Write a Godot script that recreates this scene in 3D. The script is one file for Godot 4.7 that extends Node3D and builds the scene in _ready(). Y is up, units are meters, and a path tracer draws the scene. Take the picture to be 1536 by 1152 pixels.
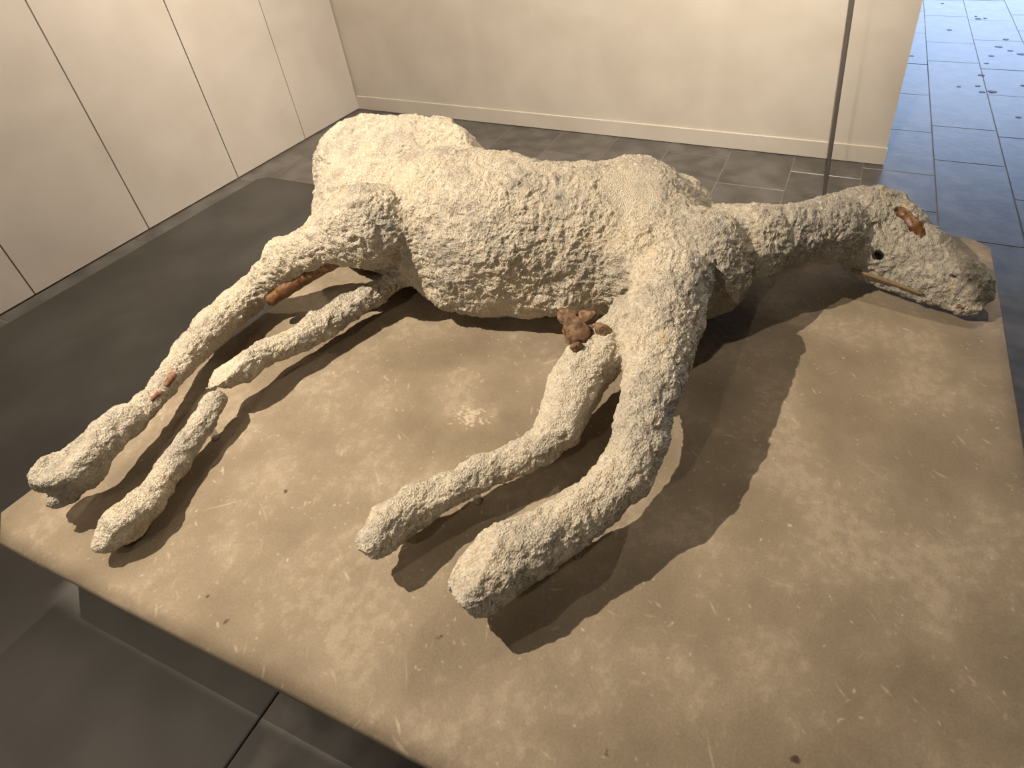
extends Node3D

const CELL := 0.006          # grid step of the cast's surface
const TOP := 0.3             # height of the slab's upper face

var taken := {}
var M := {}
var n_big := FastNoiseLite.new()
var n_mid := FastNoiseLite.new()
var n_flake := FastNoiseLite.new()
var n_ridge := FastNoiseLite.new()
var n_tone := FastNoiseLite.new()
var n_cell := FastNoiseLite.new()
var rng := RandomNumberGenerator.new()


func _ready() -> void:
	# ---- camera
	var cam := Camera3D.new()
	cam.name = "camera"
	add_child(cam)
	cam.position = Vector3(0, 1.5, 0)
	cam.basis = Basis(Vector3.UP, deg_to_rad(25.24)) * Basis(Vector3.RIGHT, deg_to_rad(-36.277)) * Basis(Vector3.BACK, deg_to_rad(-4.473))
	cam.projection = Camera3D.PROJECTION_FRUSTUM
	cam.near = 0.05
	cam.far = 60.0
	cam.size = 0.05 * 1152.0 / 949.43
	cam.frustum_offset = Vector2(-98.05, -150.49) * (0.05 / 949.43)
	cam.current = true
	# ---- sky and exposure
	var sm := ProceduralSkyMaterial.new()
	sm.sky_top_color = Color(0.62, 0.74, 0.93)
	sm.sky_horizon_color = Color(0.83, 0.885, 0.97)
	sm.ground_bottom_color = Color(0.3, 0.32, 0.34)
	sm.ground_horizon_color = Color(0.6, 0.72, 0.86)
	sm.sun_angle_max = 0.0
	var sky := Sky.new()
	sky.sky_material = sm
	var env := Environment.new()
	env.background_mode = Environment.BG_SKY
	env.sky = sky
	env.background_energy_multiplier = 5.8
	env.tonemap_mode = Environment.TONE_MAPPER_LINEAR
	env.tonemap_exposure = 1.2
	env.sdfgi_enabled = true
	env.ssao_enabled = true
	env.ssil_enabled = true
	var we := WorldEnvironment.new()
	we.name = "environment"
	we.environment = env
	add_child(we)
	# ---- unseen lamps, placed to light the gallery (energy, cone, colour)
	setup()
	var warm := Color(1.0, 0.94, 0.86)
	var key := spot(Vector3(-2.0, 2.78, -0.25), Vector3(-0.95, 0.3, -1.35), 12.6, 40.0, warm, "unseen ceiling spotlight near the left wall in an added black box, lighting horse and slab")  # out of view, casts the main shadows to the right
	added_hood(key)  # added box that trims the beam to the slab
	spot(Vector3(0.5, 2.78, -2.7), Vector3(-0.35, 0.4, -1.75), 2.3, 36.0, warm, "unseen ceiling spotlight beyond the free end of the rear wall, aimed at the horse's neck")  # out of view, lights the spine, neck and nose from behind
	spot(Vector3(-0.08, 2.78, -1.55), Vector3(-1.25, 1.2, -3.25), 9.4, 49.0, warm, "unseen ceiling spotlight in the middle of the gallery, placed to light the rear wall")  # out of view, brightens the rear wall
	spot(Vector3(-1.9, 2.78, -2.2), Vector3(-3.06, 1.1, -1.25), 5.4, 50.0, warm, "unseen ceiling spotlight closest to the rear left corner, placed to light the wall panels")  # out of view, brightens the left wall
	spot(Vector3(-1.2, 2.78, 1.3), Vector3(-1.2, 0.0, 0.34), 7.3, 16.0, warm, "added fill spotlight, out of view, lighting the platform in front of the slab")  # added fill lamp, lifts the dark floor in front
	spot(Vector3(-0.9, 2.78, 2.3), Vector3(-0.7, 0.5, -1.3), 2.6, 22.0, warm, "unseen ceiling spotlight farthest from the rear wall, placed to light the horse belly")  # out of view, placed to light the belly side
	room()
	platform_and_slab()
	upright()
	horse()


# ------------------------------------------------------------------ helpers
func numbered(called: String) -> String:
	taken[called] = taken.get(called, -1) + 1
	return called if taken[called] == 0 else "%s_%03d" % [called, taken[called]]

func mat(c: Color, rough := 0.8, spec := 0.5) -> StandardMaterial3D:
	var m := StandardMaterial3D.new()
	m.albedo_color = c
	m.roughness = rough
	m.metallic_specular = spec
	return m

func base(called: String, label: String, category: String, at: Vector3, group := "") -> Node3D:
	var o := Node3D.new()
	o.name = numbered(called)
	o.position = at
	add_child(o)
	tag(o, label, category, group)
	return o

func tag(o: Node, label: String, category: String, group := "") -> void:
	o.set_meta("label", label)
	o.set_meta("category", category)
	if group != "":
		o.set_meta("group", group)

func part(mesh: Mesh, called: String, m: Material, parent: Node, at := Vector3.ZERO) -> MeshInstance3D:
	var o := MeshInstance3D.new()
	o.name = called
	o.mesh = mesh
	o.material_override = m
	o.position = at
	parent.add_child(o, true)
	return o

func struct(mesh: Mesh, called: String, m: Material, label: String, category: String) -> MeshInstance3D:
	var o := part(mesh, called, m, self)
	o.set_meta("kind", "structure")
	tag(o, label, category)
	return o

func tri(st: SurfaceTool, a: Vector3, b: Vector3, c: Vector3) -> void:
	st.add_vertex(a); st.add_vertex(c); st.add_vertex(b)

func quad(st: SurfaceTool, a: Vector3, b: Vector3, c: Vector3, d: Vector3) -> void:
	# counter-clockwise as seen from the front; tri() turns it for Godot
	tri(st, a, b, c); tri(st, a, c, d)

func new_st() -> SurfaceTool:
	var st := SurfaceTool.new()
	st.begin(Mesh.PRIMITIVE_TRIANGLES)
	st.set_smooth_group(-1)
	return st

func box(st: SurfaceTool, lo: Vector3, hi: Vector3) -> void:
	prism(st, [Vector2(lo.x, lo.z), Vector2(hi.x, lo.z), Vector2(hi.x, hi.z), Vector2(lo.x, hi.z)], lo.y, hi.y, 0.0)

func prism(st: SurfaceTool, ring: Array, y0: float, y1: float, bevel: float) -> void:
	# a plan outline (x, z; clockwise from above) raised from y0 to y1, its upper rim bevelled
	var n := ring.size()
	var inner := []
	for i in n:
		var p: Vector2 = ring[i]
		var a: Vector2 = (p - ring[(i + n - 1) % n]).normalized()
		var b: Vector2 = (ring[(i + 1) % n] - p).normalized()
		var na := Vector2(-a.y, a.x)
		var nb := Vector2(-b.y, b.x)
		var m := (na + nb).normalized()
		inner.append(p + m * (bevel / maxf(0.3, m.dot(na))))
	var yb := y1 - bevel
	for i in n:
		var p: Vector2 = ring[i]
		var q: Vector2 = ring[(i + 1) % n]
		quad(st, Vector3(q.x, y0, q.y), Vector3(p.x, y0, p.y), Vector3(p.x, yb, p.y), Vector3(q.x, yb, q.y))
		if bevel > 0.0:
			var pi: Vector2 = inner[i]
			var qi: Vector2 = inner[(i + 1) % n]
			quad(st, Vector3(q.x, yb, q.y), Vector3(p.x, yb, p.y), Vector3(pi.x, y1, pi.y), Vector3(qi.x, y1, qi.y))
	for i in range(1, n - 1):
		var a: Vector2 = inner[0]
		var b: Vector2 = inner[i]
		var c: Vector2 = inner[i + 1]
		tri(st, Vector3(a.x, y1, a.y), Vector3(c.x, y1, c.y), Vector3(b.x, y1, b.y))
		a = ring[0]; b = ring[i]; c = ring[i + 1]
		tri(st, Vector3(a.x, y0, a.y), Vector3(b.x, y0, b.y), Vector3(c.x, y0, c.y))

func done(st: SurfaceTool) -> ArrayMesh:
	st.generate_normals()
	return st.commit()

func tube(st: SurfaceTool, a: Vector3, b: Vector3, r: float, sides := 16) -> void:
	var w := (b - a).normalized()
	var u := w.cross(Vector3.RIGHT if absf(w.x) < 0.8 else Vector3.UP).normalized()
	var v := w.cross(u)
	for i in sides:
		var d0 := (u * cos(TAU * i / sides) + v * sin(TAU * i / sides)) * r
		var d1 := (u * cos(TAU * (i + 1) / sides) + v * sin(TAU * (i + 1) / sides)) * r
		quad(st, a + d0, a + d1, b + d1, b + d0)
		tri(st, b, b + d0, b + d1)
		tri(st, a, a + d1, a + d0)

func noise(kind: int, seed_: int, octaves: int, gain := 0.5) -> FastNoiseLite:
	var n := FastNoiseLite.new()
	n.noise_type = kind
	n.seed = seed_
	n.frequency = 1.0
	n.fractal_type = FastNoiseLite.FRACTAL_FBM if octaves > 1 else FastNoiseLite.FRACTAL_NONE
	n.fractal_octaves = octaves
	n.fractal_gain = gain
	return n

func noise_tex(kind: int, freq: float, seed_: int, octaves: int, lo: Color, hi: Color, at_lo := 0.2, at_hi := 0.8, size := 512) -> NoiseTexture2D:
	var n := noise(kind, seed_, octaves)
	n.frequency = freq
	var t := NoiseTexture2D.new()
	t.noise = n
	t.width = size
	t.height = size
	t.seamless = true
	var g := Gradient.new()
	g.set_color(0, lo)
	g.set_color(1, hi)
	g.set_offset(0, at_lo)
	g.set_offset(1, at_hi)
	t.color_ramp = g
	return t

func lin(c: Color) -> Color:
	return c.srgb_to_linear()


# ------------------------------------------------------------------ materials
func setup() -> void:
	rng.seed = 20
	n_big = noise(FastNoiseLite.TYPE_SIMPLEX_SMOOTH, 3, 3)
	n_mid = noise(FastNoiseLite.TYPE_SIMPLEX_SMOOTH, 11, 3)
	n_flake = noise(FastNoiseLite.TYPE_SIMPLEX_SMOOTH, 17, 2)
	n_ridge = noise(FastNoiseLite.TYPE_SIMPLEX_SMOOTH, 23, 3, 0.6)
	n_ridge.fractal_type = FastNoiseLite.FRACTAL_RIDGED
	n_tone = noise(FastNoiseLite.TYPE_SIMPLEX_SMOOTH, 31, 4, 0.6)
	n_cell = noise(FastNoiseLite.TYPE_CELLULAR, 37, 1)
	n_cell.cellular_return_type = FastNoiseLite.RETURN_DISTANCE

	var plaster := mat(Color.WHITE, 0.95, 0.3)
	plaster.vertex_color_use_as_albedo = true
	plaster.uv1_triplanar = true
	plaster.uv1_scale = Vector3(4, 4, 4)
	plaster.albedo_texture = noise_tex(FastNoiseLite.TYPE_SIMPLEX_SMOOTH, 0.03, 5, 5, Color(0.80, 0.78, 0.74), Color(1, 1, 1), 0.15, 0.7, 1024)
	plaster.heightmap_enabled = true
	plaster.heightmap_scale = 0.45
	plaster.heightmap_texture = noise_tex(FastNoiseLite.TYPE_SIMPLEX_SMOOTH, 0.045, 8, 5, Color.BLACK, Color.WHITE, 0.1, 0.9, 1024)
	M.plaster = plaster

	M.bone = mat(Color(0.50, 0.355, 0.20), 0.45)
	M.bone.uv1_triplanar = true
	M.bone.uv1_scale = Vector3(5, 5, 5)
	M.bone.albedo_texture = noise_tex(FastNoiseLite.TYPE_SIMPLEX_SMOOTH, 0.02, 44, 4, Color(0.5, 0.42, 0.36), Color(1, 1, 1), 0.2, 0.75)
	M.brown_bone = M.bone.duplicate()
	M.brown_bone.albedo_color = Color(0.49, 0.385, 0.27)
	M.brown_bone.roughness = 0.75
	M.red = M.bone.duplicate()
	M.red.albedo_color = Color(0.62, 0.47, 0.37)
	M.red.roughness = 0.9
	M.jaw = mat(Color(0.44, 0.36, 0.235), 0.7)
	M.dark = mat(Color(0.10, 0.075, 0.055), 0.7)

	var wall := mat(Color(0.86, 0.83, 0.785), 0.9, 0.3)
	wall.uv1_triplanar = true
	wall.uv1_scale = Vector3(0.7, 0.7, 0.7)
	wall.albedo_texture = noise_tex(FastNoiseLite.TYPE_SIMPLEX_SMOOTH, 0.006, 12, 4, Color(0.965, 0.96, 0.955), Color(1, 1, 1))
	M.wall = wall
	M.panel = wall.duplicate()
	M.panel.albedo_color = Color(0.84, 0.81, 0.775)
	M.joint = mat(Color(0.34, 0.31, 0.27), 0.9)
	M.ceiling = mat(Color(0.80, 0.78, 0.75), 0.95)
	M.grout = mat(Color(0.54, 0.52, 0.48), 0.75)
	M.tile = []
	for i in 4:
		var t := mat([Color(0.42, 0.41, 0.395), Color(0.395, 0.385, 0.37), Color(0.44, 0.425, 0.405), Color(0.41, 0.40, 0.385)][i], 0.34, 0.5)
		t.uv1_triplanar = true
		t.uv1_world_triplanar = true
		t.uv1_scale = Vector3(0.9, 0.9, 0.9)
		t.uv1_offset = Vector3(i * 0.37, 0, i * 0.21)
		t.albedo_texture = noise_tex(FastNoiseLite.TYPE_SIMPLEX_SMOOTH, 0.012, 60 + i, 5, Color(0.78, 0.77, 0.76), Color(1, 1, 1), 0.2, 0.8)
		t.heightmap_enabled = true
		t.heightmap_scale = 0.018
		t.heightmap_texture = noise_tex(FastNoiseLite.TYPE_SIMPLEX_SMOOTH, 0.05, 70 + i, 4, Color.BLACK, Color.WHITE)
		M.tile.append(t)
	M.floor = M.tile[0]
	M.spot = mat(Color(0.10, 0.10, 0.11), 0.5)
	var pl := mat(Color(0.31, 0.30, 0.285), 0.6, 0.4)
	pl.uv1_triplanar = true
	pl.uv1_world_triplanar = true
	pl.uv1_scale = Vector3(0.6, 0.6, 0.6)
	pl.albedo_texture = noise_tex(FastNoiseLite.TYPE_SIMPLEX_SMOOTH, 0.008, 81, 5, Color(0.87, 0.87, 0.86), Color(1, 1, 1), 0.2, 0.8)
	M.platform = pl
	M.platform_pale = pl.duplicate()
	M.platform_pale.albedo_color = Color(0.40, 0.385, 0.365)
	M.platform_pale.albedo_texture = noise_tex(FastNoiseLite.TYPE_SIMPLEX_SMOOTH, 0.02, 82, 5, Color(0.78, 0.78, 0.77), Color(1, 1, 1), 0.3, 0.75)
	M.black = mat(Color(0.09, 0.085, 0.08), 0.6)
	M.steel = mat(Color(0.47, 0.445, 0.42), 0.5)
	M.steel.metallic = 0.25
	M.clear = mat(Color(0.9, 0.86, 0.79, 0.4), 0.3)
	M.clear.transparency = BaseMaterial3D.TRANSPARENCY_ALPHA


# ------------------------------------------------------------------ unseen lamps
func spot(at: Vector3, to: Vector3, energy: float, cone: float, c: Color, label: String, size := 0.003) -> Node3D:
	var o := base("unseen_ceiling_spotlight", label, "spotlight", at, "unseen ceiling spotlights placed to light the gallery")
	var turn := Basis.looking_at(to - at, Vector3.UP)
	var st := new_st()
	var back := -(turn * Vector3.FORWARD)
	tube(st, back * 0.02, back * 0.17, 0.05, 20)
	tube(st, back * 0.17, back * 0.19, 0.035, 20)
	part(done(st), "housing", M.black, o)
	st = new_st()
	tube(st, back * 0.12, Vector3(back.x * 0.12, 3.0 - at.y, back.z * 0.12), 0.012, 10)
	part(done(st), "stem", M.black, o)
	st = new_st()
	tube(st, back * 0.012, back * 0.02, 0.04, 20)
	var glow := mat(c)
	glow.emission_enabled = true
	glow.emission = c
	glow.emission_energy_multiplier = 2.0
	part(done(st), "lamp_face", glow, o)
	var l := SpotLight3D.new()
	l.name = "beam"
	l.basis = turn
	l.light_color = c
	l.light_energy = energy
	l.spot_angle = cone
	l.spot_angle_attenuation = 0.9
	l.spot_range = 14.0
	l.spot_attenuation = 2.0
	l.light_size = size
	l.shadow_enabled = true
	o.add_child(l)
	return o

func added_hood(o: Node3D) -> void:
	# an added box, out of view, keeping the beam off the floor around the slab
	var y := -0.72
	var k := -y / (o.position.y - TOP)
	var x0 := (-1.655 - o.position.x) * k
	var x1 := (0.512 - o.position.x) * k
	var z0 := (-2.125 - o.position.z) * k
	var z1 := (-0.216 - o.position.z) * k
	var lo := Vector2(-0.12, z0 - 0.05)
	var hi := Vector2(x1 + 0.05, 0.16)
	for b in [[lo.x, lo.y, x0, hi.y], [x1, lo.y, hi.x, hi.y], [x0, lo.y, x1, z0], [x0, z1, x1, hi.y]]:
		var st := new_st()
		box(st, Vector3(b[0], y - 0.003, b[1]), Vector3(b[2], y, b[3]))
		part(done(st), "added_box_rim", M.black, o)
	for b in [[lo.x - 0.004, lo.y, lo.x, hi.y], [hi.x, lo.y, hi.x + 0.004, hi.y], [lo.x, lo.y - 0.004, hi.x, lo.y], [lo.x, hi.y, hi.x, hi.y + 0.004]]:
		var st := new_st()
		box(st, Vector3(b[0], y - 0.003, b[1]), Vector3(b[2], 0.15, b[3]))
		part(done(st), "added_box_side", M.black, o)

# ------------------------------------------------------------------ the room
func room() -> void:
	var st := new_st()
	box(st, Vector3(-3.3, -0.2, -10.0), Vector3(7.2, -0.0022, 3.2))
	var fl := struct(done(st), "floor", M.grout, "grey stone floor running from the gallery into the daylit hall", "floor")
	# stone flags, each a piece; columns run away from the camera
	var cols := [-3.06, -2.88, -2.545, -2.21, -1.879, -1.541, -1.199, -0.872, -0.538, -0.21, 0.121, 0.446, 0.762, 1.077, 1.41, 1.74, 2.07, 2.4, 2.73, 3.06]
	var cuts := {}
	cuts[8] = [-2.846, -3.36, -4.0, -4.62]
	cuts[7] = [-2.6, -3.13, -3.7]
	cuts[9] = [-3.06, -3.6]
	cuts[4] = [-2.58, -2.985]
	cuts[10] = [-2.45, -2.822, -3.19, -3.72, -4.3, -4.9]
	cuts[11] = [-2.62, -3.375, -3.822, -4.985, -5.44, -6.2]
	var made := 0
	for i in cols.size() - 1:
		var x0: float = cols[i]
		var x1: float = cols[i + 1]
		var z := -1.7 - 0.13 * (i * 7 % 5)
		if i == 0:
			z = 2.0
		elif i > 12:
			z = -0.3 - 0.13 * (i * 7 % 5)
		var z_end := -3.25 if x1 < 0.15 else -9.0
		var list: Array = cuts.get(i, []).duplicate()
		if not list.is_empty():
			z = list[0] + 0.6
		var k := 0
		while z > z_end:
			var z2: float
			if k < list.size():
				z2 = list[k]
			else:
				z2 = z - rng.randf_range(0.42, 0.85)
			z2 = maxf(z2, z_end)
			var m: Material = M.tile[(i * 5 + k * 3 + made / 7) % 4]
			st = new_st()
			var g := 0.0017
			prism(st, [Vector2(x0 + g, z2 + g), Vector2(x1 - g, z2 + g), Vector2(x1 - g, z - g), Vector2(x0 + g, z - g)], -0.0022, rng.randf_range(-0.001, 0.0005), 0.002)
			part(done(st), "tile", m, fl)
			made += 1
			z = z2
			k += 1
	st = new_st()
	box(st, Vector3(-3.06, -0.012, -10.0), Vector3(7.0, -0.001, -9.0))
	part(done(st), "far_paving", M.floor, fl)
	st = new_st()
	box(st, Vector3(3.06, -0.012, -9.0), Vector3(7.0, -0.001, 3.0))
	part(done(st), "side_paving", M.floor, fl)
	st = new_st()
	box(st, Vector3(-3.06, -0.012, -9.0), Vector3(0.1, -0.001, -3.25))
	part(done(st), "rear_paving", M.floor, fl)
	st = new_st()
	box(st, Vector3(-2.88, -0.012, -1.6), Vector3(1.4, -0.002, 3.0))
	part(done(st), "front_paving", M.floor, fl)
	# dark specks on the daylit flags
	var specks := [[0.028, 0.022, 0.595, -6.621], [0.020, 0.016, 0.822, -6.225], [0.045, 0.036, 0.835, -6.152], [0.025, 0.020, 0.885, -6.170], [0.035, 0.028, 0.615, -5.787], [0.040, 0.032, 0.971, -5.588], [0.050, 0.040, 0.910, -5.392], [0.040, 0.032, 0.974, -5.312], [0.050, 0.040, 1.032, -5.243], [0.035, 0.028, 0.846, -5.169], [0.035, 0.028, 0.347, -5.075], [0.030, 0.024, 0.804, -4.996], [0.045, 0.036, 0.753, -4.742], [0.032, 0.026, 0.721, -4.531], [0.030, 0.024, 0.614, -4.494], [0.040, 0.032, 0.736, -4.424], [0.045, 0.036, 0.792, -4.446], [0.032, 0.026, 0.886, -4.049], [0.030, 0.024, 0.972, -4.594]]
	for s in specks:
		st = new_st()
		var ring := []
		for j in 9:
			var a := -TAU * j / 9.0
			var rr := rng.randf_range(0.8, 1.15)
			ring.append(Vector2(s[2] + cos(a) * s[0] * 0.5 * rr, s[3] + sin(a) * s[1] * 0.5 * rr))
		ring.reverse()
		prism(st, ring, -0.001, 0.0015, 0.0)
		part(done(st), "dark_speck", M.spot, fl)

	# left wall: tall panels with dark joints
	st = new_st()
	box(st, Vector3(-3.4, -0.2, -10.0), Vector3(-3.085, 3.2, 3.2))
	var wl := struct(done(st), "wall_left", M.joint, "pale wall of tall flat panels with thin dark joints, on the left", "wall")
	var zs := [-3.245, -2.72, -2.182, -1.616, -1.06, -0.5, 0.06, 0.62, 1.18, 1.74, 2.3, 3.0]
	for i in zs.size() - 1:
		st = new_st()
		box(st, Vector3(-3.085, 0.008, zs[i + 1] * 0.0 + zs[i] + 0.003), Vector3(-3.06, 3.0, zs[i + 1] - 0.003))
		part(done(st), "panel", M.panel, wl)
	# rear wall, free at its right end
	st = new_st()
	box(st, Vector3(-3.085, -0.2, -3.43), Vector3(0.213, 3.2, -3.252))
	struct(done(st), "wall_back", M.wall, "plain pale rear wall that ends at the daylit hall", "wall")
	st = new_st()
	prism(st, [Vector2(-3.06, -3.255), Vector2(0.218, -3.255), Vector2(0.218, -3.242), Vector2(-3.06, -3.242)], 0.004, 0.092, 0.0015)
	struct(done(st), "baseboard_back", M.wall, "low pale baseboard along the foot of the rear wall", "baseboard")
	# the rest of the shell
	st = new_st()
	box(st, Vector3(-3.4, 3.0, -10.0), Vector3(7.2, 3.2, 3.2))
	struct(done(st), "ceiling", M.ceiling, "flat pale ceiling over the gallery and hall", "ceiling")
	st = new_st()
	box(st, Vector3(-3.4, -0.2, 3.0), Vector3(7.2, 3.2, 3.2))
	struct(done(st), "wall_front", M.wall, "plain pale wall behind the viewer", "wall")
	st = new_st()
	box(st, Vector3(7.0, -0.2, -10.0), Vector3(7.2, 3.2, 3.0))
	struct(done(st), "wall_right", M.wall, "plain pale wall on the far right side of the hall", "wall")
	st = new_st()
	box(st, Vector3(-3.4, -0.2, -10.2), Vector3(-1.5, 3.2, -10.0))
	box(st, Vector3(6.5, -0.2, -10.2), Vector3(7.2, 3.2, -10.0))
	box(st, Vector3(-1.5, 2.9, -10.2), Vector3(6.5, 3.2, -10.0))
	struct(done(st), "wall_far", M.wall, "pale end wall of the hall out of view, around the wide daylight opening", "wall")
	st = new_st()
	for k in 5:
		var x := -1.5 + 2.0 * k
		box(st, Vector3(x - 0.03, 0.0, -10.15), Vector3(x + 0.03, 2.9, -10.07))
	box(st, Vector3(-1.5, 0.0, -10.15), Vector3(6.5, 0.05, -10.07))
	struct(done(st), "window_1", M.steel, "wide hall window with slim dark frame, out of view, placed to light the hall floor", "window")  # out of view, placed so daylight reaches the hall floor


func platform_and_slab() -> void:
	var st := new_st()
	var o := base("floor_platform", "wide low dark grey platform with a cut corner, under the tan slab", "platform", Vector3.ZERO)
	prism(st, [Vector2(-2.93, -2.19), Vector2(-2.89, -2.232), Vector2(-0.915, -2.24), Vector2(-0.915, 0.9), Vector2(-2.99, 0.9)], 0.0005, 0.012, 0.003)
	part(done(st), "platform_panel", M.platform, o)
	st = new_st()
	prism(st, [Vector2(-0.911, -2.24), Vector2(1.15, -2.25), Vector2(1.15, 0.9), Vector2(-0.911, 0.9)], 0.0005, 0.012, 0.003)
	part(done(st), "platform_panel", M.platform_pale, o)

	# the tan slab on its recessed foot
	var ring := [Vector2(-1.627, -0.254), Vector2(-1.535, -2.06), Vector2(-1.48, -2.11), Vector2(0.458, -2.11), Vector2(0.508, -2.065), Vector2(0.496, -0.26), Vector2(0.44, -0.21), Vector2(-1.545, -0.204)]
	var s := base("display_slab", "large tan stone-coloured slab with cut corners, carrying the plaster horse", "display slab", Vector3(-0.55, 0.012, -1.15))
	var c := Vector3(-0.55, 0.012, -1.15)
	st = new_st()
	prism(st, shifted(ring, c), TOP - 0.019 - c.y, TOP - c.y, 0.0025)
	var arr := done(st).surface_get_arrays(0)
	var uv := PackedVector2Array()
	for v: Vector3 in arr[Mesh.ARRAY_VERTEX]:
		uv.append(Vector2((v.x + c.x + 1.65) / 2.2, (v.z + c.z + 2.2) / 2.2))
	arr[Mesh.ARRAY_TEX_UV] = uv
	var top := ArrayMesh.new()
	top.add_surface_from_arrays(Mesh.PRIMITIVE_TRIANGLES, arr)
	var tm := mat(Color.WHITE, 0.75, 0.35)
	tm.albedo_texture = slab_texture()
	tm.heightmap_enabled = true
	tm.heightmap_scale = 0.12
	tm.heightmap_texture = noise_tex(FastNoiseLite.TYPE_SIMPLEX_SMOOTH, 0.06, 91, 5, Color.BLACK, Color.WHITE, 0.1, 0.9, 1024)
	part(top, "top_board", tm, s)
	st = new_st()
	prism(st, shifted(inset(ring, 0.004), c), TOP - 0.031 - c.y, TOP - 0.0195 - c.y, 0.0)
	part(done(st), "dark_edge_strip", M.black, s)  # black strip just below the tan board
	st = new_st()
	prism(st, shifted(inset(ring, 0.16), c), 0.0005, TOP - 0.0315 - c.y, 0.0)
	part(done(st), "recessed_foot", M.black, s)

func shifted(ring: Array, c: Vector3) -> Array:
	return ring.map(func(p): return p - Vector2(c.x, c.z))

func inset(ring: Array, by: float) -> Array:
	var mid := Vector2(-0.55, -1.15)
	return ring.map(func(p): return Vector2(p.x - signf(p.x - mid.x) * by, p.y - signf(p.y - mid.y) * by))

func slab_texture() -> ImageTexture:
	var size := 1400
	var a := noise(FastNoiseLite.TYPE_SIMPLEX_SMOOTH, 101, 5, 0.55)
	var b := noise(FastNoiseLite.TYPE_SIMPLEX_SMOOTH, 102, 4, 0.6)
	var f := noise(FastNoiseLite.TYPE_SIMPLEX_SMOOTH, 103, 3, 0.7)
	var im := Image.create(size, size, false, Image.FORMAT_RGB8)
	var tan_ := Color(0.52, 0.468, 0.392)
	var pale := Color(0.585, 0.532, 0.452)
	var brown := Color(0.455, 0.405, 0.332)
	for y in size:
		for x in size:
			var u := x * 2.2 / size
			var v := y * 2.2 / size
			var n := a.get_noise_2d(u * 3.0, v * 3.0)
			var m := b.get_noise_2d(u * 26.0, v * 26.0)
			var col := tan_.lerp(brown, clampf(0.35 - n * 1.4, 0.0, 1.0))
			col = col.lerp(pale, clampf(n * 1.5 + m * 1.1 - 0.22, 0.0, 0.75))
			var g := 1.0 + f.get_noise_2d(u * 160.0, v * 160.0) * 0.09
			im.set_pixel(x, y, Color(col.r * g, col.g * g, col.b * g))
	# scuffs: short pale strokes, most of them slanting one way
	rng.seed = 77
	for i in 900:
		var p := Vector2(rng.randf(), rng.randf()) * size
		if a.get_noise_2d(p.x * 0.006, p.y * 0.006) < rng.randf_range(-0.5, 0.25):
			continue
		stroke(im, p, rng.randf_range(0.3, 1.0) if rng.randf() < 0.6 else rng.randf_range(-0.9, 2.6), rng.randf_range(4, 22) if rng.randf() < 0.94 else rng.randf_range(35, 70), rng.randf_range(0.7, 1.9), Color(0.67, 0.62, 0.535), rng.randf_range(0.12, 0.42))
	for i in 1500:
		var p := Vector2(rng.randf(), rng.randf()) * size
		stroke(im, p, rng.randf() * TAU, rng.randf_range(1, 5), rng.randf_range(0.7, 1.6), Color(0.70, 0.65, 0.57), rng.randf_range(0.2, 0.6))
	# the worn pale patch in front of the belly, and dark drops
	for i in 90:
		var p := px(-0.742, -0.874) + Vector2(rng.randfn(0, 12), rng.randfn(0, 9))
		stroke(im, p, rng.randf_range(-0.4, 1.0), rng.randf_range(2, 9), rng.randf_range(1.0, 2.6), Color(0.70, 0.645, 0.555), 0.38)
	for d in [[-1.03, -0.535, 3.5], [-0.925, -0.262, 3.0], [-1.0, -0.285, 2.5], [0.33, -0.225, 6.0], [0.345, -0.25, 5.0], [0.11, -0.43, 5.0], [-0.52, -0.385, 2.5], [-0.17, -0.33, 2.0]]:
		for i in 5:
			stroke(im, px(d[0], d[1]) + Vector2(rng.randfn(0, d[2] * 0.5), rng.randfn(0, d[2] * 0.5)), rng.randf() * TAU, d[2], d[2] * 0.5, Color(0.27, 0.21, 0.15), 0.4)
	return ImageTexture.create_from_image(im)

func px(x: float, z: float) -> Vector2:
	return Vector2((x + 1.65) / 2.2, (z + 2.2) / 2.2) * 1400.0

func stroke(im: Image, p: Vector2, angle: float, length: float, w: float, c: Color, strength: float) -> void:
	var d := Vector2(cos(angle), sin(angle))
	var bend := rng.randf_range(-0.5, 0.5) / maxf(length, 8.0)
	var q := p - d * length * 0.5
	var steps := int(length / 0.8) + 1
	for s in steps:
		var t := float(s) / steps
		var k := strength * (0.55 + 0.45 * sin(t * PI)) * rng.randf_range(0.4, 1.0)
		var ww := w * (0.5 + 0.5 * sin(t * PI))
		for yy in range(int(q.y - ww), int(q.y + ww) + 2):
			for xx in range(int(q.x - ww), int(q.x + ww) + 2):
				if xx < 0 or yy < 0 or xx >= im.get_width() or yy >= im.get_height():
					continue
				var e := clampf(ww - q.distance_to(Vector2(xx, yy)) + 0.5, 0.0, 1.0) * k
				if e > 0.0:
					im.set_pixel(xx, yy, im.get_pixel(xx, yy).lerp(c, e))
		d = d.rotated(bend)
		q += d * 0.8


func upright() -> void:
	var o := base("metal_upright", "slim dark grey metal upright standing before the rear wall, behind the horse's head", "upright", Vector3(-0.028, 0.0, -2.800))
	var up := Vector3(-0.0356, 1.0, 0.0000)
	var st := new_st()
	tube(st, Vector3(0, 0.0, 0), up * 2.995, 0.0085, 14)
	part(done(st), "rod", M.steel, o)
	st = new_st()
	tube(st, Vector3(0, 0.0005, 0), Vector3(0, 0.012, 0), 0.035, 24)
	part(done(st), "foot_plate", M.steel, o)


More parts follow.
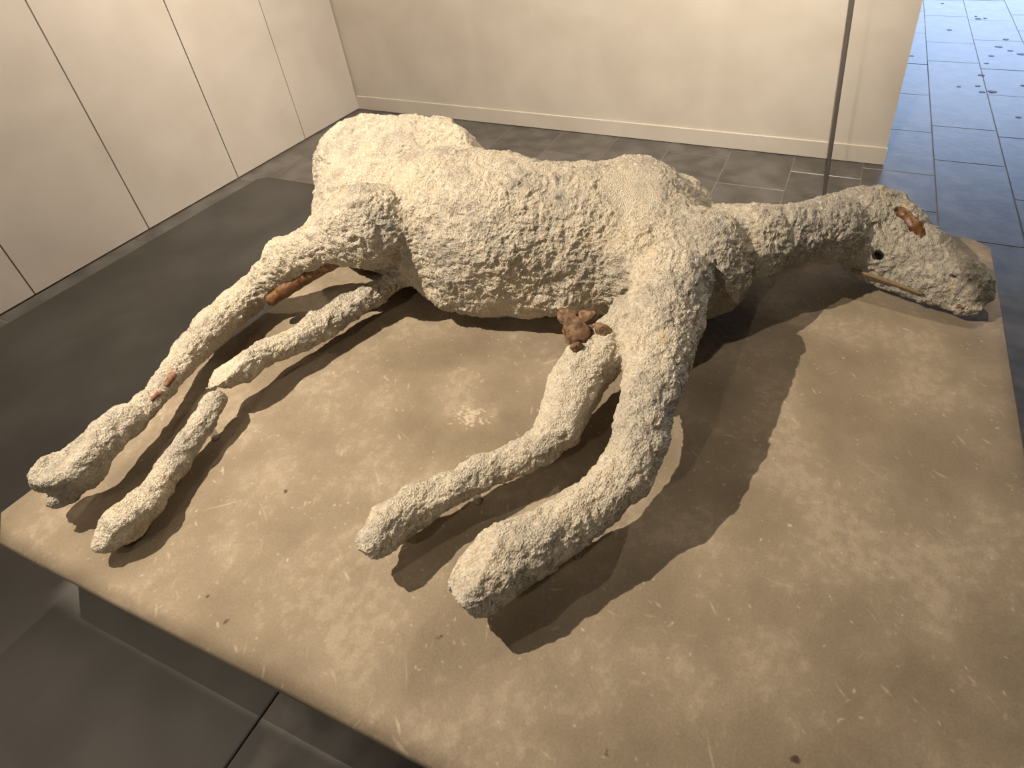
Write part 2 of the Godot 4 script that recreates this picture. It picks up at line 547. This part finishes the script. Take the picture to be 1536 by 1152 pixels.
# ------------------------------------------------------------------ surface from joined tapered limbs
func chain(caps: Array, k: float, p: Array) -> void:
	for i in p.size() - 1:
		var a: Vector4 = p[i]
		var b: Vector4 = p[i + 1]
		caps.append([Vector3(a.x, a.y, a.z), a.w, Vector3(b.x, b.y, b.z), b.w, k])

func surface(caps: Array, holes: Array, cell: float) -> Array:
	# signed distance on a grid, then one vertex in each cell that the surface crosses: [points, quads]
	var lo := Vector3.ONE * 1e9
	var hi := Vector3.ONE * -1e9
	for c in caps:
		lo = lo.min(c[0] - Vector3.ONE * c[1]).min(c[2] - Vector3.ONE * c[3])
		hi = hi.max(c[0] + Vector3.ONE * c[1]).max(c[2] + Vector3.ONE * c[3])
	lo -= Vector3.ONE * cell * 4
	hi += Vector3.ONE * cell * 4
	var nx := int((hi.x - lo.x) / cell) + 1
	var ny := int((hi.y - lo.y) / cell) + 1
	var nz := int((hi.z - lo.z) / cell) + 1
	var sy := nx
	var sz := nx * ny
	var d := PackedFloat32Array()
	d.resize(nx * ny * nz)
	d.fill(1.0)
	for c in caps:
		var a: Vector3 = c[0]
		var b: Vector3 = c[2]
		var ra: float = c[1]
		var k: float = c[4]
		var m: float = maxf(c[1], c[3]) + maxf(k, cell * 3.0)
		var ba := b - a
		var inv := 1.0 / maxf(1e-9, ba.dot(ba))
		var dr: float = c[3] - ra
		var l: Vector3 = (a.min(b) - Vector3.ONE * m - lo) / cell
		var h: Vector3 = (a.max(b) + Vector3.ONE * m - lo) / cell
		var x0 := maxi(0, int(l.x))
		var x1 := mini(nx - 1, int(h.x) + 1)
		var quarter := 0.25 / k
		for z in range(maxi(0, int(l.z)), mini(nz - 1, int(h.z) + 1) + 1):
			for y in range(maxi(0, int(l.y)), mini(ny - 1, int(h.y) + 1) + 1):
				var p := lo + Vector3(x0, y, z) * cell - a
				var n := z * sz + y * sy + x0
				for x in range(x0, x1 + 1):
					var t := clampf(p.dot(ba) * inv, 0.0, 1.0)
					var e := (p - ba * t).length() - ra - dr * t
					var o := d[n]
					var s := k - absf(o - e)
					d[n] = minf(o, e) if s <= 0.0 else minf(o, e) - s * s * quarter
					p.x += cell
					n += 1
	for c in holes:
		var a: Vector3 = c[0]
		var b: Vector3 = c[2]
		var ba := b - a
		var inv := 1.0 / maxf(1e-9, ba.dot(ba))
		var m: float = maxf(c[1], c[3]) + cell * 2
		var l: Vector3 = (a.min(b) - Vector3.ONE * m - lo) / cell
		var h: Vector3 = (a.max(b) + Vector3.ONE * m - lo) / cell
		for z in range(maxi(0, int(l.z)), mini(nz - 1, int(h.z) + 1) + 1):
			for y in range(maxi(0, int(l.y)), mini(ny - 1, int(h.y) + 1) + 1):
				for x in range(maxi(0, int(l.x)), mini(nx - 1, int(h.x) + 1) + 1):
					var p := lo + Vector3(x, y, z) * cell - a
					var t := clampf(p.dot(ba) * inv, 0.0, 1.0)
					var e: float = lerpf(c[1], c[3], t) - (p - ba * t).length()
					var n := z * sz + y * sy + x
					d[n] = maxf(d[n], e)
	for f in facets:
		var c: Vector3 = f[0]
		var nn: Vector3 = f[1]
		var m: float = f[2]
		var l: Vector3 = ((c - Vector3.ONE * m - lo) / cell).max(Vector3.ZERO)
		var h: Vector3 = (c + Vector3.ONE * m - lo) / cell
		for z in range(int(l.z), mini(nz - 1, int(h.z)) + 1):
			for y in range(int(l.y), mini(ny - 1, int(h.y)) + 1):
				for x in range(int(l.x), mini(nx - 1, int(h.x)) + 1):
					var p := lo + Vector3(x, y, z) * cell - c
					var n := z * sz + y * sy + x
					d[n] = maxf(d[n], p.dot(nn) - maxf(0.0, p.length() - m * 0.55) * 2.0)
	# whatever would sink into the slab rests on it instead
	for z in nz:
		for y in ny:
			var e := TOP + 0.006 - (lo.y + y * cell)
			if e < -cell * 3:
				break
			for n in range(z * sz + y * sy, z * sz + y * sy + nx):
				if d[n] < e:
					d[n] = e
	# vertices
	var at := PackedInt32Array()
	at.resize(d.size())
	at.fill(-1)
	var pts := PackedVector3Array()
	var cells := PackedInt32Array()
	var limit := cell * 6.0
	var off := PackedInt32Array([0, 1, sy, sy + 1, sz, sz + 1, sz + sy, sz + sy + 1])
	for z in nz - 1:
		for y in ny - 1:
			var n := z * sz + y * sy
			for x in nx - 1:
				if absf(d[n]) < limit:
					var inside := 0
					for o in off:
						if d[n + o] < 0.0:
							inside += 1
					if inside > 0 and inside < 8:
						var sum := Vector3.ZERO
						var count := 0
						for ax in 3:
							var step: int = [1, sy, sz][ax]
							var o1: int = [sy, 1, 1][ax]
							var o2: int = [sz, sz, sy][ax]
							for q in 4:
								var ou := q & 1
								var ov := q >> 1
								var i0 := n + ou * o1 + ov * o2
								var da := d[i0]
								var db := d[i0 + step]
								if (da < 0.0) != (db < 0.0):
									var t := da / (da - db)
									if ax == 0:
										sum += Vector3(t, ou, ov)
									elif ax == 1:
										sum += Vector3(ou, t, ov)
									else:
										sum += Vector3(ou, ov, t)
									count += 1
						at[n] = pts.size()
						pts.append(lo + (Vector3(x, y, z) + sum / count) * cell)
						cells.append(n)
				n += 1
	var quads := PackedInt32Array()
	for n in cells:
		var here := d[n] < 0.0
		for ax in 3:
			var step: int = [1, sy, sz][ax]
			if here == (d[n + step] < 0.0):
				continue
			var u: int = [sy, sz, 1][ax]
			var v: int = [sz, 1, sy][ax]
			if n - u - v < 0:
				continue
			var q := [at[n], at[n - u], at[n - u - v], at[n - v]]
			if q.min() < 0:
				continue
			if not here:
				q.reverse()
			quads.append_array(PackedInt32Array(q))
	return [pts, quads]

func vertex_normals(pts: PackedVector3Array, quads: PackedInt32Array) -> PackedVector3Array:
	var nor := PackedVector3Array()
	nor.resize(pts.size())
	for i in range(0, quads.size(), 4):
		var a := quads[i]
		var b := quads[i + 1]
		var c := quads[i + 2]
		var e := quads[i + 3]
		var n := (pts[c] - pts[a]).cross(pts[e] - pts[b])
		nor[a] += n
		nor[b] += n
		nor[c] += n
		nor[e] += n
	for i in nor.size():
		nor[i] = nor[i].normalized()
	return nor

func finer(pts: PackedVector3Array, quads: PackedInt32Array) -> Array:
	# every quad into four
	var out := PackedInt32Array()
	var mid := {}
	var big := 1 << 28
	var m := PackedInt32Array([0, 0, 0, 0])
	for i in range(0, quads.size(), 4):
		for j in 4:
			var a := quads[i + j]
			var b := quads[i + (j + 1) % 4]
			var key := mini(a, b) * big + maxi(a, b)
			var w: int = mid.get(key, -1)
			if w < 0:
				w = pts.size()
				pts.append((pts[a] + pts[b]) * 0.5)
				mid[key] = w
			m[j] = w
		var c := pts.size()
		pts.append((pts[quads[i]] + pts[quads[i + 1]] + pts[quads[i + 2]] + pts[quads[i + 3]]) * 0.25)
		out.append_array(PackedInt32Array([quads[i], m[0], c, m[3], m[0], quads[i + 1], m[1], c, c, m[1], quads[i + 2], m[2], m[3], c, m[2], quads[i + 3]]))
	return [pts, out]

func to_mesh(pts: PackedVector3Array, quads: PackedInt32Array, colors: PackedColorArray, origin: Vector3) -> ArrayMesh:
	var nor := vertex_normals(pts, quads)
	var index := PackedInt32Array()
	index.resize(quads.size() / 4 * 6)
	var k := 0
	for i in range(0, quads.size(), 4):
		index[k] = quads[i]
		index[k + 1] = quads[i + 2]
		index[k + 2] = quads[i + 1]
		index[k + 3] = quads[i]
		index[k + 4] = quads[i + 3]
		index[k + 5] = quads[i + 2]
		k += 6
	for i in pts.size():
		pts[i] -= origin
	var arr := []
	arr.resize(Mesh.ARRAY_MAX)
	arr[Mesh.ARRAY_VERTEX] = pts
	arr[Mesh.ARRAY_NORMAL] = nor
	arr[Mesh.ARRAY_INDEX] = index
	if not colors.is_empty():
		arr[Mesh.ARRAY_COLOR] = colors
	var me := ArrayMesh.new()
	me.add_surface_from_arrays(Mesh.PRIMITIVE_TRIANGLES, arr)
	return me

# how rough the crust is at p: 1 = broken crust, 0 = trowelled smooth
func crust(p: Vector3) -> float:
	var r := 1.0
	for s in calm:
		r = minf(r, lerpf(s[2], 1.0, smoothstep(s[1] * 0.55, s[1], p.distance_to(s[0]))))
	return r

var calm := []
var facets := []   # broken flat faces: [point, normal, reach]

func weather(pts: PackedVector3Array, nor: PackedVector3Array, amount: float) -> PackedColorArray:
	var col := PackedColorArray()
	col.resize(pts.size())
	var cream := lin(Color(0.785, 0.745, 0.67))
	var grey := lin(Color(0.645, 0.62, 0.575))
	var cold := lin(Color(0.59, 0.58, 0.55))
	var pale := lin(Color(0.825, 0.795, 0.735))
	var ochre := lin(Color(0.74, 0.66, 0.52))
	for i in pts.size():
		var p := pts[i]
		var c := crust(p) * amount
		var big := n_big.get_noise_3dv(p * 5.0)
		var warp := Vector3(n_mid.get_noise_3dv(p * 9.0), n_mid.get_noise_3dv(p * 9.0 + Vector3(7, 3, 1)), n_mid.get_noise_3dv(p * 9.0 + Vector3(1, 9, 5)))
		var q := p * Vector3(1.0, 1.0, 0.85) + warp * 0.025
		# overlapping scales with a steep lower lip
		var f := n_flake.get_noise_3dv(q * 19.0) * 3.4
		var fr := f - floorf(f)
		var scale_ := (floorf(f) + smoothstep(0.82, 1.0, fr) + fr * 0.12) / 3.4
		var f2 := n_flake.get_noise_3dv(q * 44.0 + Vector3(3, 1, 7)) * 2.8
		var fr2 := f2 - floorf(f2)
		var small := (floorf(f2) + smoothstep(0.75, 1.0, fr2)) / 2.8
		var ridge := n_ridge.get_noise_3dv(q * 38.0)
		var fine := n_mid.get_noise_3dv(p * 105.0)
		var dist := big * 0.009 + (scale_ * 0.0052 + small * 0.0044 + ridge * 0.0026 + fine * 0.0022) * c * lerpf(1.0, 0.72, smoothstep(-1.05, -0.85, p.z)) + n_mid.get_noise_3dv(p * 14.0) * 0.006
		pts[i] = p + nor[i] * (dist * lerpf(0.55, 1.0, amount))
		var t := n_tone.get_noise_3dv(p * 4.0)
		var t2 := n_tone.get_noise_3dv(p * 17.0 + Vector3(5, 5, 5))
		var k := cream.lerp(grey, clampf(0.25 + t * 1.1 + t2 * 0.8, 0.0, 1.0))
		k = k.lerp(cold, smoothstep(-0.45, 0.15, p.x) * 0.6)
		k = k.lerp(ochre, clampf(t2 * 1.4 - t * 0.6 - 0.35, 0.0, 0.5))
		k = k.lerp(pale, clampf(n_tone.get_noise_3dv(p * 45.0) * 2.2 - 0.35, 0.0, 0.7))
		k = k.lerp(pale, (1.0 - c) * 0.25)
		col[i] = k
	return col

func cast(called: String, caps: Array, holes: Array, parent: Node3D, origin: Vector3, amount := 1.0) -> MeshInstance3D:
	var s := surface(caps, holes, CELL)
	s = finer(s[0], s[1])
	var pts: PackedVector3Array = s[0]
	var quads: PackedInt32Array = s[1]
	var col := weather(pts, vertex_normals(pts, quads), amount)
	return part(to_mesh(pts, quads, col, origin), called, M.plaster, parent)

func lump(called: String, m: Material, parent: Node3D, origin: Vector3, k: float, p: Array, rough := 0.004) -> MeshInstance3D:
	var caps := []
	chain(caps, k, p)
	var s := surface(caps, [], 0.0035)
	var pts: PackedVector3Array = s[0]
	var nor := vertex_normals(pts, s[1])
	for i in pts.size():
		pts[i] += nor[i] * (n_mid.get_noise_3dv(pts[i] * 22.0) * rough + n_ridge.get_noise_3dv(pts[i] * 40.0) * rough * 0.4)
	return part(to_mesh(pts, s[1], PackedColorArray(), origin), called, m, parent)


func chip(parent: Node3D, origin: Vector3, c: Vector4, stretch: Vector3, seed_: int, label: String) -> void:
	# an angular broken piece: a ball trimmed by random planes
	var r := RandomNumberGenerator.new()
	r.seed = seed_
	var planes := []
	for i in 17:
		planes.append([Vector3(r.randfn(), r.randfn(), r.randfn()).normalized(), r.randf_range(0.42, 0.8)])
	var st := SurfaceTool.new()
	st.begin(Mesh.PRIMITIVE_TRIANGLES)
	st.set_smooth_group(-1)
	var turn := Basis.from_euler(Vector3(r.randf(), r.randf() * 6.0, r.randf()) * 0.5)
	var rows := 9
	var cols := 14
	var grid := []
	for i in rows + 1:
		for j in cols:
			var a := PI * i / rows
			var b := TAU * j / cols
			var d := Vector3(sin(a) * cos(b), cos(a), sin(a) * sin(b))
			var far := 1.0
			for p in planes:
				var k: float = d.dot(p[0])
				if k > 0.01:
					far = minf(far, p[1] / k)
			grid.append(Vector3(c.x, c.y, c.z) - origin + turn * (d * far * c.w * stretch))
	for i in rows:
		for j in cols:
			var k := (j + 1) % cols
			quad(st, grid[i * cols + j], grid[i * cols + k], grid[(i + 1) * cols + k], grid[(i + 1) * cols + j])
	part(done(st), "bone_fragment", M.brown_bone, parent).set_meta("label", label)


# ------------------------------------------------------------------ the plaster horse
func horse() -> void:
	var caps := []
	var holes := []
	calm.append([Vector3(-1.437, 0.420, -0.481), 0.094, 0.70])
	calm.append([Vector3(-0.457, 0.450, -0.882), 0.090, 0.50])
	calm.append([Vector3(-0.800, 0.350, -1.159), 0.114, 0.20])
	calm.append([Vector3(-1.379, 0.390, -0.741), 0.079, 0.15])
	calm.append([Vector3(-0.857, 0.740, -1.417), 0.094, 0.60])
	calm.append([Vector3(-0.400, 0.720, -1.439), 0.104, 0.30])
	calm.append([Vector3(-0.482, 0.720, -1.468), 0.134, 0.12])
	chain(caps, 0.050, [Vector4(-1.535, 0.503, -1.622, 0.2132), Vector4(-1.284, 0.519, -1.577, 0.2287)])
	chain(caps, 0.050, [Vector4(-1.407, 0.478, -1.425, 0.1882), Vector4(-1.288, 0.465, -1.406, 0.1753)])
	chain(caps, 0.050, [Vector4(-1.036, 0.520, -1.387, 0.2297), Vector4(-0.870, 0.513, -1.380, 0.2229)])
	chain(caps, 0.050, [Vector4(-0.870, 0.513, -1.380, 0.2229), Vector4(-0.703, 0.497, -1.442, 0.2067)])
	chain(caps, 0.050, [Vector4(-0.703, 0.497, -1.442, 0.2067), Vector4(-0.530, 0.491, -1.547, 0.2009)])
	chain(caps, 0.050, [Vector4(-1.010, 0.445, -1.319, 0.1548), Vector4(-0.793, 0.439, -1.385, 0.1489)])
	chain(caps, 0.050, [Vector4(-0.544, 0.481, -1.621, 0.1911), Vector4(-0.475, 0.441, -1.721, 0.1508)])
	chain(caps, 0.050, [Vector4(-0.434, 0.458, -1.441, 0.1684), Vector4(-0.305, 0.480, -1.449, 0.1524)])
	chain(caps, 0.050, [Vector4(-0.985, 0.400, -1.195, 0.0431), Vector4(-0.893, 0.405, -1.225, 0.0506), Vector4(-0.755, 0.410, -1.255, 0.0518), Vector4(-0.634, 0.420, -1.268, 0.0488)])
	chain(caps, 0.050, [Vector4(-1.185, 0.730, -1.580, 0.0425), Vector4(-1.079, 0.720, -1.541, 0.0268)])
	chain(caps, 0.050, [Vector4(-0.702, 0.458, -1.432, 0.1682), Vector4(-0.473, 0.452, -1.439, 0.1621)])
	chain(caps, 0.030, [Vector4(-0.301, 0.424, -1.628, 0.1340), Vector4(-0.179, 0.500, -1.573, 0.1024), Vector4(-0.087, 0.490, -1.647, 0.0848), Vector4(0.007, 0.470, -1.744, 0.0910), Vector4(0.089, 0.440, -1.860, 0.0905)])
	chain(caps, 0.014, [Vector4(0.085, 0.460, -1.865, 0.0943), Vector4(0.204, 0.430, -1.859, 0.0889), Vector4(0.309, 0.400, -1.787, 0.0662), Vector4(0.379, 0.385, -1.730, 0.0585), Vector4(0.424, 0.375, -1.716, 0.0466)])
	chain(caps, 0.014, [Vector4(0.129, 0.400, -1.791, 0.0846), Vector4(0.215, 0.385, -1.766, 0.0671), Vector4(0.315, 0.370, -1.721, 0.0574), Vector4(0.392, 0.360, -1.700, 0.0487)])
	chain(caps, 0.014, [Vector4(0.056, 0.510, -1.872, 0.0366), Vector4(0.138, 0.500, -1.906, 0.0448), Vector4(0.192, 0.480, -1.933, 0.0369), Vector4(0.228, 0.460, -1.887, 0.0262)])
	chain(caps, 0.014, [Vector4(0.122, 0.350, -1.742, 0.0281), Vector4(0.215, 0.345, -1.712, 0.0254), Vector4(0.313, 0.340, -1.679, 0.0228), Vector4(0.389, 0.335, -1.663, 0.0205), Vector4(0.425, 0.340, -1.662, 0.0185)])
	chain(caps, 0.030, [Vector4(-1.195, 0.600, -1.181, 0.1255), Vector4(-1.303, 0.560, -1.171, 0.0900)])
	chain(caps, 0.030, [Vector4(-1.303, 0.560, -1.171, 0.0900), Vector4(-1.370, 0.535, -1.115, 0.0645)])
	chain(caps, 0.030, [Vector4(-1.160, 0.500, -1.274, 0.0809), Vector4(-1.218, 0.430, -1.258, 0.0415)])
	chain(caps, 0.012, [Vector4(-1.375, 0.531, -1.120, 0.0667), Vector4(-1.466, 0.488, -1.092, 0.0660)])
	chain(caps, 0.012, [Vector4(-1.466, 0.488, -1.092, 0.0660), Vector4(-1.509, 0.445, -1.062, 0.0566), Vector4(-1.569, 0.403, -1.031, 0.0490), Vector4(-1.574, 0.390, -0.940, 0.0536), Vector4(-1.565, 0.390, -0.844, 0.0496), Vector4(-1.541, 0.390, -0.754, 0.0421), Vector4(-1.515, 0.390, -0.681, 0.0335), Vector4(-1.486, 0.394, -0.623, 0.0290), Vector4(-1.462, 0.402, -0.554, 0.0295), Vector4(-1.444, 0.413, -0.494, 0.0411), Vector4(-1.422, 0.428, -0.437, 0.0441), Vector4(-1.403, 0.437, -0.381, 0.0483), Vector4(-1.428, 0.431, -0.349, 0.0479), Vector4(-1.461, 0.420, -0.329, 0.0364)])
	chain(caps, 0.012, [Vector4(-1.391, 0.400, -0.371, 0.0236), Vector4(-1.404, 0.390, -0.321, 0.0202), Vector4(-1.423, 0.385, -0.298, 0.0173)])
	chain(caps, 0.012, [Vector4(-1.115, 0.410, -1.282, 0.0538), Vector4(-1.174, 0.401, -1.210, 0.0265)])
	chain(caps, 0.012, [Vector4(-1.174, 0.401, -1.210, 0.0265), Vector4(-1.206, 0.393, -1.127, 0.0339), Vector4(-1.245, 0.385, -1.054, 0.0391), Vector4(-1.270, 0.384, -0.968, 0.0399), Vector4(-1.293, 0.389, -0.888, 0.0368), Vector4(-1.321, 0.397, -0.821, 0.0341), Vector4(-1.323, 0.409, -0.744, 0.0398), Vector4(-1.341, 0.415, -0.698, 0.0340), Vector4(-1.354, 0.420, -0.666, 0.0201)])
	chain(caps, 0.045, [Vector4(-0.328, 0.548, -1.232, 0.1028), Vector4(-0.313, 0.528, -1.126, 0.0871), Vector4(-0.297, 0.517, -1.033, 0.0711)])
	chain(caps, 0.045, [Vector4(-0.297, 0.517, -1.033, 0.0711), Vector4(-0.282, 0.506, -0.939, 0.0548), Vector4(-0.277, 0.493, -0.862, 0.0473), Vector4(-0.266, 0.472, -0.810, 0.0435), Vector4(-0.276, 0.448, -0.748, 0.0452), Vector4(-0.311, 0.431, -0.677, 0.0403), Vector4(-0.345, 0.422, -0.622, 0.0420), Vector4(-0.389, 0.413, -0.561, 0.0462), Vector4(-0.440, 0.410, -0.499, 0.0513), Vector4(-0.462, 0.406, -0.453, 0.0443), Vector4(-0.471, 0.403, -0.414, 0.0199)])
	chain(caps, 0.016, [Vector4(-0.381, 0.508, -1.129, 0.0714), Vector4(-0.419, 0.484, -1.043, 0.0571)])
	chain(caps, 0.016, [Vector4(-0.419, 0.484, -1.043, 0.0571), Vector4(-0.455, 0.461, -0.988, 0.0581), Vector4(-0.463, 0.439, -0.935, 0.0603), Vector4(-0.467, 0.418, -0.889, 0.0549), Vector4(-0.470, 0.401, -0.840, 0.0495), Vector4(-0.491, 0.387, -0.789, 0.0399), Vector4(-0.535, 0.380, -0.737, 0.0350), Vector4(-0.589, 0.385, -0.673, 0.0328), Vector4(-0.628, 0.389, -0.615, 0.0362), Vector4(-0.663, 0.390, -0.562, 0.0395), Vector4(-0.689, 0.391, -0.508, 0.0453), Vector4(-0.692, 0.398, -0.461, 0.0336), Vector4(-0.687, 0.405, -0.429, 0.0139)])
	chain(holes, 0.01, [Vector4(0.149, 0.470, -1.654, 0.0167), Vector4(0.163, 0.400, -1.756, 0.0138)])
	chain(holes, 0.01, [Vector4(0.345, 0.450, -1.638, 0.0089), Vector4(0.364, 0.400, -1.711, 0.0075)])
	chain(holes, 0.01, [Vector4(0.378, 0.365, -1.614, 0.0181), Vector4(0.425, 0.365, -1.644, 0.0163)])
	chain(holes, 0.01, [Vector4(0.090, 0.400, -1.662, 0.0096), Vector4(0.190, 0.390, -1.649, 0.0094), Vector4(0.285, 0.380, -1.629, 0.0074)])
	chain(holes, 0.01, [Vector4(-0.976, 0.700, -1.036, 0.0132), Vector4(-0.997, 0.720, -1.069, 0.0117), Vector4(-0.985, 0.740, -1.098, 0.0084)])
	chain(holes, 0.01, [Vector4(-0.264, 0.760, -1.092, 0.0098), Vector4(-0.236, 0.760, -1.108, 0.0084)])
	chain(holes, 0.01, [Vector4(-0.264, 0.750, -1.076, 0.0069), Vector4(-0.245, 0.750, -1.082, 0.0069)])
	chain(holes, 0.01, [Vector4(-0.291, 0.770, -0.990, 0.0066), Vector4(-0.279, 0.760, -1.021, 0.0067)])
	chain(holes, 0.01, [Vector4(-0.887, 0.850, -1.283, 0.0137), Vector4(-0.855, 0.850, -1.250, 0.0100)])
	chain(holes, 0.01, [Vector4(0.197, 0.520, -1.828, 0.0175), Vector4(0.227, 0.500, -1.809, 0.0174), Vector4(0.261, 0.470, -1.790, 0.0135)])
	chain(holes, 0.01, [Vector4(-1.213, 0.600, -0.993, 0.0176), Vector4(-1.267, 0.560, -0.908, 0.0209), Vector4(-1.293, 0.540, -0.867, 0.0139)])
	facets.append([Vector3(-1.380, 0.472, -0.361), Vector3(-0.30, 0.93, 0.20), 0.160])
	facets.append([Vector3(-1.368, 0.428, -0.328), Vector3(0.55, -0.20, 0.81), 0.100])
	facets.append([Vector3(-1.331, 0.432, -0.716), Vector3(-0.25, 0.94, 0.25), 0.130])
	facets.append([Vector3(-0.474, 0.395, -0.417), Vector3(-0.30, -0.30, 0.90), 0.080])
	facets.append([Vector3(-0.690, 0.390, -0.433), Vector3(-0.20, -0.35, 0.91), 0.070])
	facets.append([Vector3(-0.458, 0.447, -0.464), Vector3(-0.62, 0.77, 0.15), 0.120])
	var at := Vector3(-0.75, TOP, -1.35)
	var o := base("plaster_horse", "pale crusty plaster horse lying on its side with legs outstretched on the tan slab", "horse cast", at)
	cast("body", caps, holes, o, at)
	lump("exposed_bone", M.bone, o, at, 0.010, [Vector4(-1.253, 0.535, -1.122, 0.0211), Vector4(-1.317, 0.500, -1.102, 0.0234), Vector4(-1.395, 0.455, -1.073, 0.0218), Vector4(-1.454, 0.420, -1.037, 0.0220), Vector4(-1.483, 0.400, -1.003, 0.0179)], 0.0020).set_meta("label", "orange-brown bone showing under the upper hind thigh")
	lump("exposed_skull", M.bone, o, at, 0.008, [Vector4(0.188, 0.510, -1.860, 0.0119), Vector4(0.211, 0.500, -1.840, 0.0216), Vector4(0.240, 0.480, -1.816, 0.0233), Vector4(0.267, 0.460, -1.797, 0.0135)], 0.0020).set_meta("label", "smooth brown bone strip on the forehead")
	lump("eye", M.dark, o, at, 0.004, [Vector4(0.156, 0.400, -1.758, 0.0099), Vector4(0.163, 0.400, -1.753, 0.0079)], 0.0010).set_meta("label", "dark fill inside the sunken eye socket")  # dark fill set deep in the eye pit
	lump("teeth", M.brown_bone, o, at, 0.006, [Vector4(0.385, 0.345, -1.648, 0.0111), Vector4(0.423, 0.345, -1.673, 0.0093)], 0.0020).set_meta("label", "brownish teeth in the open mouth")
	lump("jaw_bone", M.jaw, o, at, 0.005, [Vector4(0.101, 0.375, -1.699, 0.0059), Vector4(0.193, 0.368, -1.682, 0.0058), Vector4(0.287, 0.360, -1.657, 0.0047)], 0.0010).set_meta("label", "yellow-brown jaw edge along the cheek")
	lump("red_patch", M.red, o, at, 0.004, [Vector4(-1.475, 0.413, -0.652, 0.0103), Vector4(-1.463, 0.413, -0.626, 0.0101)], 0.0015).set_meta("label", "reddish stain on the upper hind shin")
	lump("red_patch", M.red, o, at, 0.004, [Vector4(-1.454, 0.412, -0.598, 0.0067), Vector4(-1.449, 0.416, -0.570, 0.0066)], 0.0015).set_meta("label", "reddish streak on the upper hind shin")
	lump("red_patch", M.red, o, at, 0.004, [Vector4(-0.664, 0.417, -0.585, 0.0055), Vector4(-0.661, 0.417, -0.585, 0.0055)], 0.0010).set_meta("label", "small dark red mark on the lower foreleg")
	lump("dark_blob", M.dark, o, at, 0.004, [Vector4(0.275, 0.465, -1.814, 0.0097), Vector4(0.287, 0.465, -1.802, 0.0096)], 0.0010).set_meta("label", "dark blob above the brow")  # small dark lump above the brow
	chip(o, at, Vector4(-0.489, 0.530, -1.019, 0.0469), Vector3(1.05, 0.9, 1.0), 5, "large angular brown bone piece at the elbow")
	chip(o, at, Vector4(-0.466, 0.515, -1.040, 0.0380), Vector3(1, 0.9, 1), 9, "rounded brown bone piece beside the largest one")
	chip(o, at, Vector4(-0.532, 0.520, -1.075, 0.0309), Vector3(1.2, 0.8, 1), 14, "pale brown bone piece against the belly")
	chip(o, at, Vector4(-0.493, 0.525, -1.079, 0.0323), Vector3(1.2, 0.7, 1), 21, "flat brown bone piece under the ribs")
	chip(o, at, Vector4(-0.474, 0.522, -0.975, 0.0260), Vector3(0.7, 1.3, 0.8), 33, "small upright brown bone piece")
	chip(o, at, Vector4(-0.433, 0.540, -1.033, 0.0279), Vector3(0.9, 1, 1), 41, "brown bone chip beside the nearer foreleg")
	var frag := []
	chain(frag, 0.010, [Vector4(-1.326, 0.383, -0.641, 0.0300), Vector4(-1.313, 0.372, -0.587, 0.0293), Vector4(-1.304, 0.361, -0.534, 0.0303), Vector4(-1.290, 0.355, -0.476, 0.0309), Vector4(-1.268, 0.356, -0.420, 0.0299), Vector4(-1.251, 0.363, -0.363, 0.0360), Vector4(-1.252, 0.362, -0.320, 0.0394), Vector4(-1.263, 0.349, -0.292, 0.0294)])
	var fo := Vector3(-1.26, TOP, -0.45)
	var fr := base("leg_fragment", "loose pale plaster shin and hoof piece lying below the horse's broken lower hind leg", "leg fragment", fo)
	cast("shank", frag, [], fr, fo, 0.85)
	peg(-0.341, -0.623, 0.075, "clear peg under the nearer foreleg, close to the foremost hoof")
	peg(-0.596, -0.663, 0.053, "clear peg under the farther foreleg, between the two front shins")
	peg(-1.318, -0.594, 0.045, "clear peg under the loose hind shin piece")

func peg(x: float, z: float, h: float, label: String) -> void:
	var o := base("support_peg", label, "peg", Vector3(x, TOP, z), "clear pegs under the horse's legs")
	var st := new_st()
	tube(st, Vector3(0, 0.002, 0), Vector3(0, h, 0), 0.0095, 18)
	part(done(st), "rod", M.clear, o)
	st = new_st()
	tube(st, Vector3(0, 0.0004, 0), Vector3(0, 0.002, 0), 0.0105, 18)
	part(done(st), "base_ring", M.brown_bone, o)
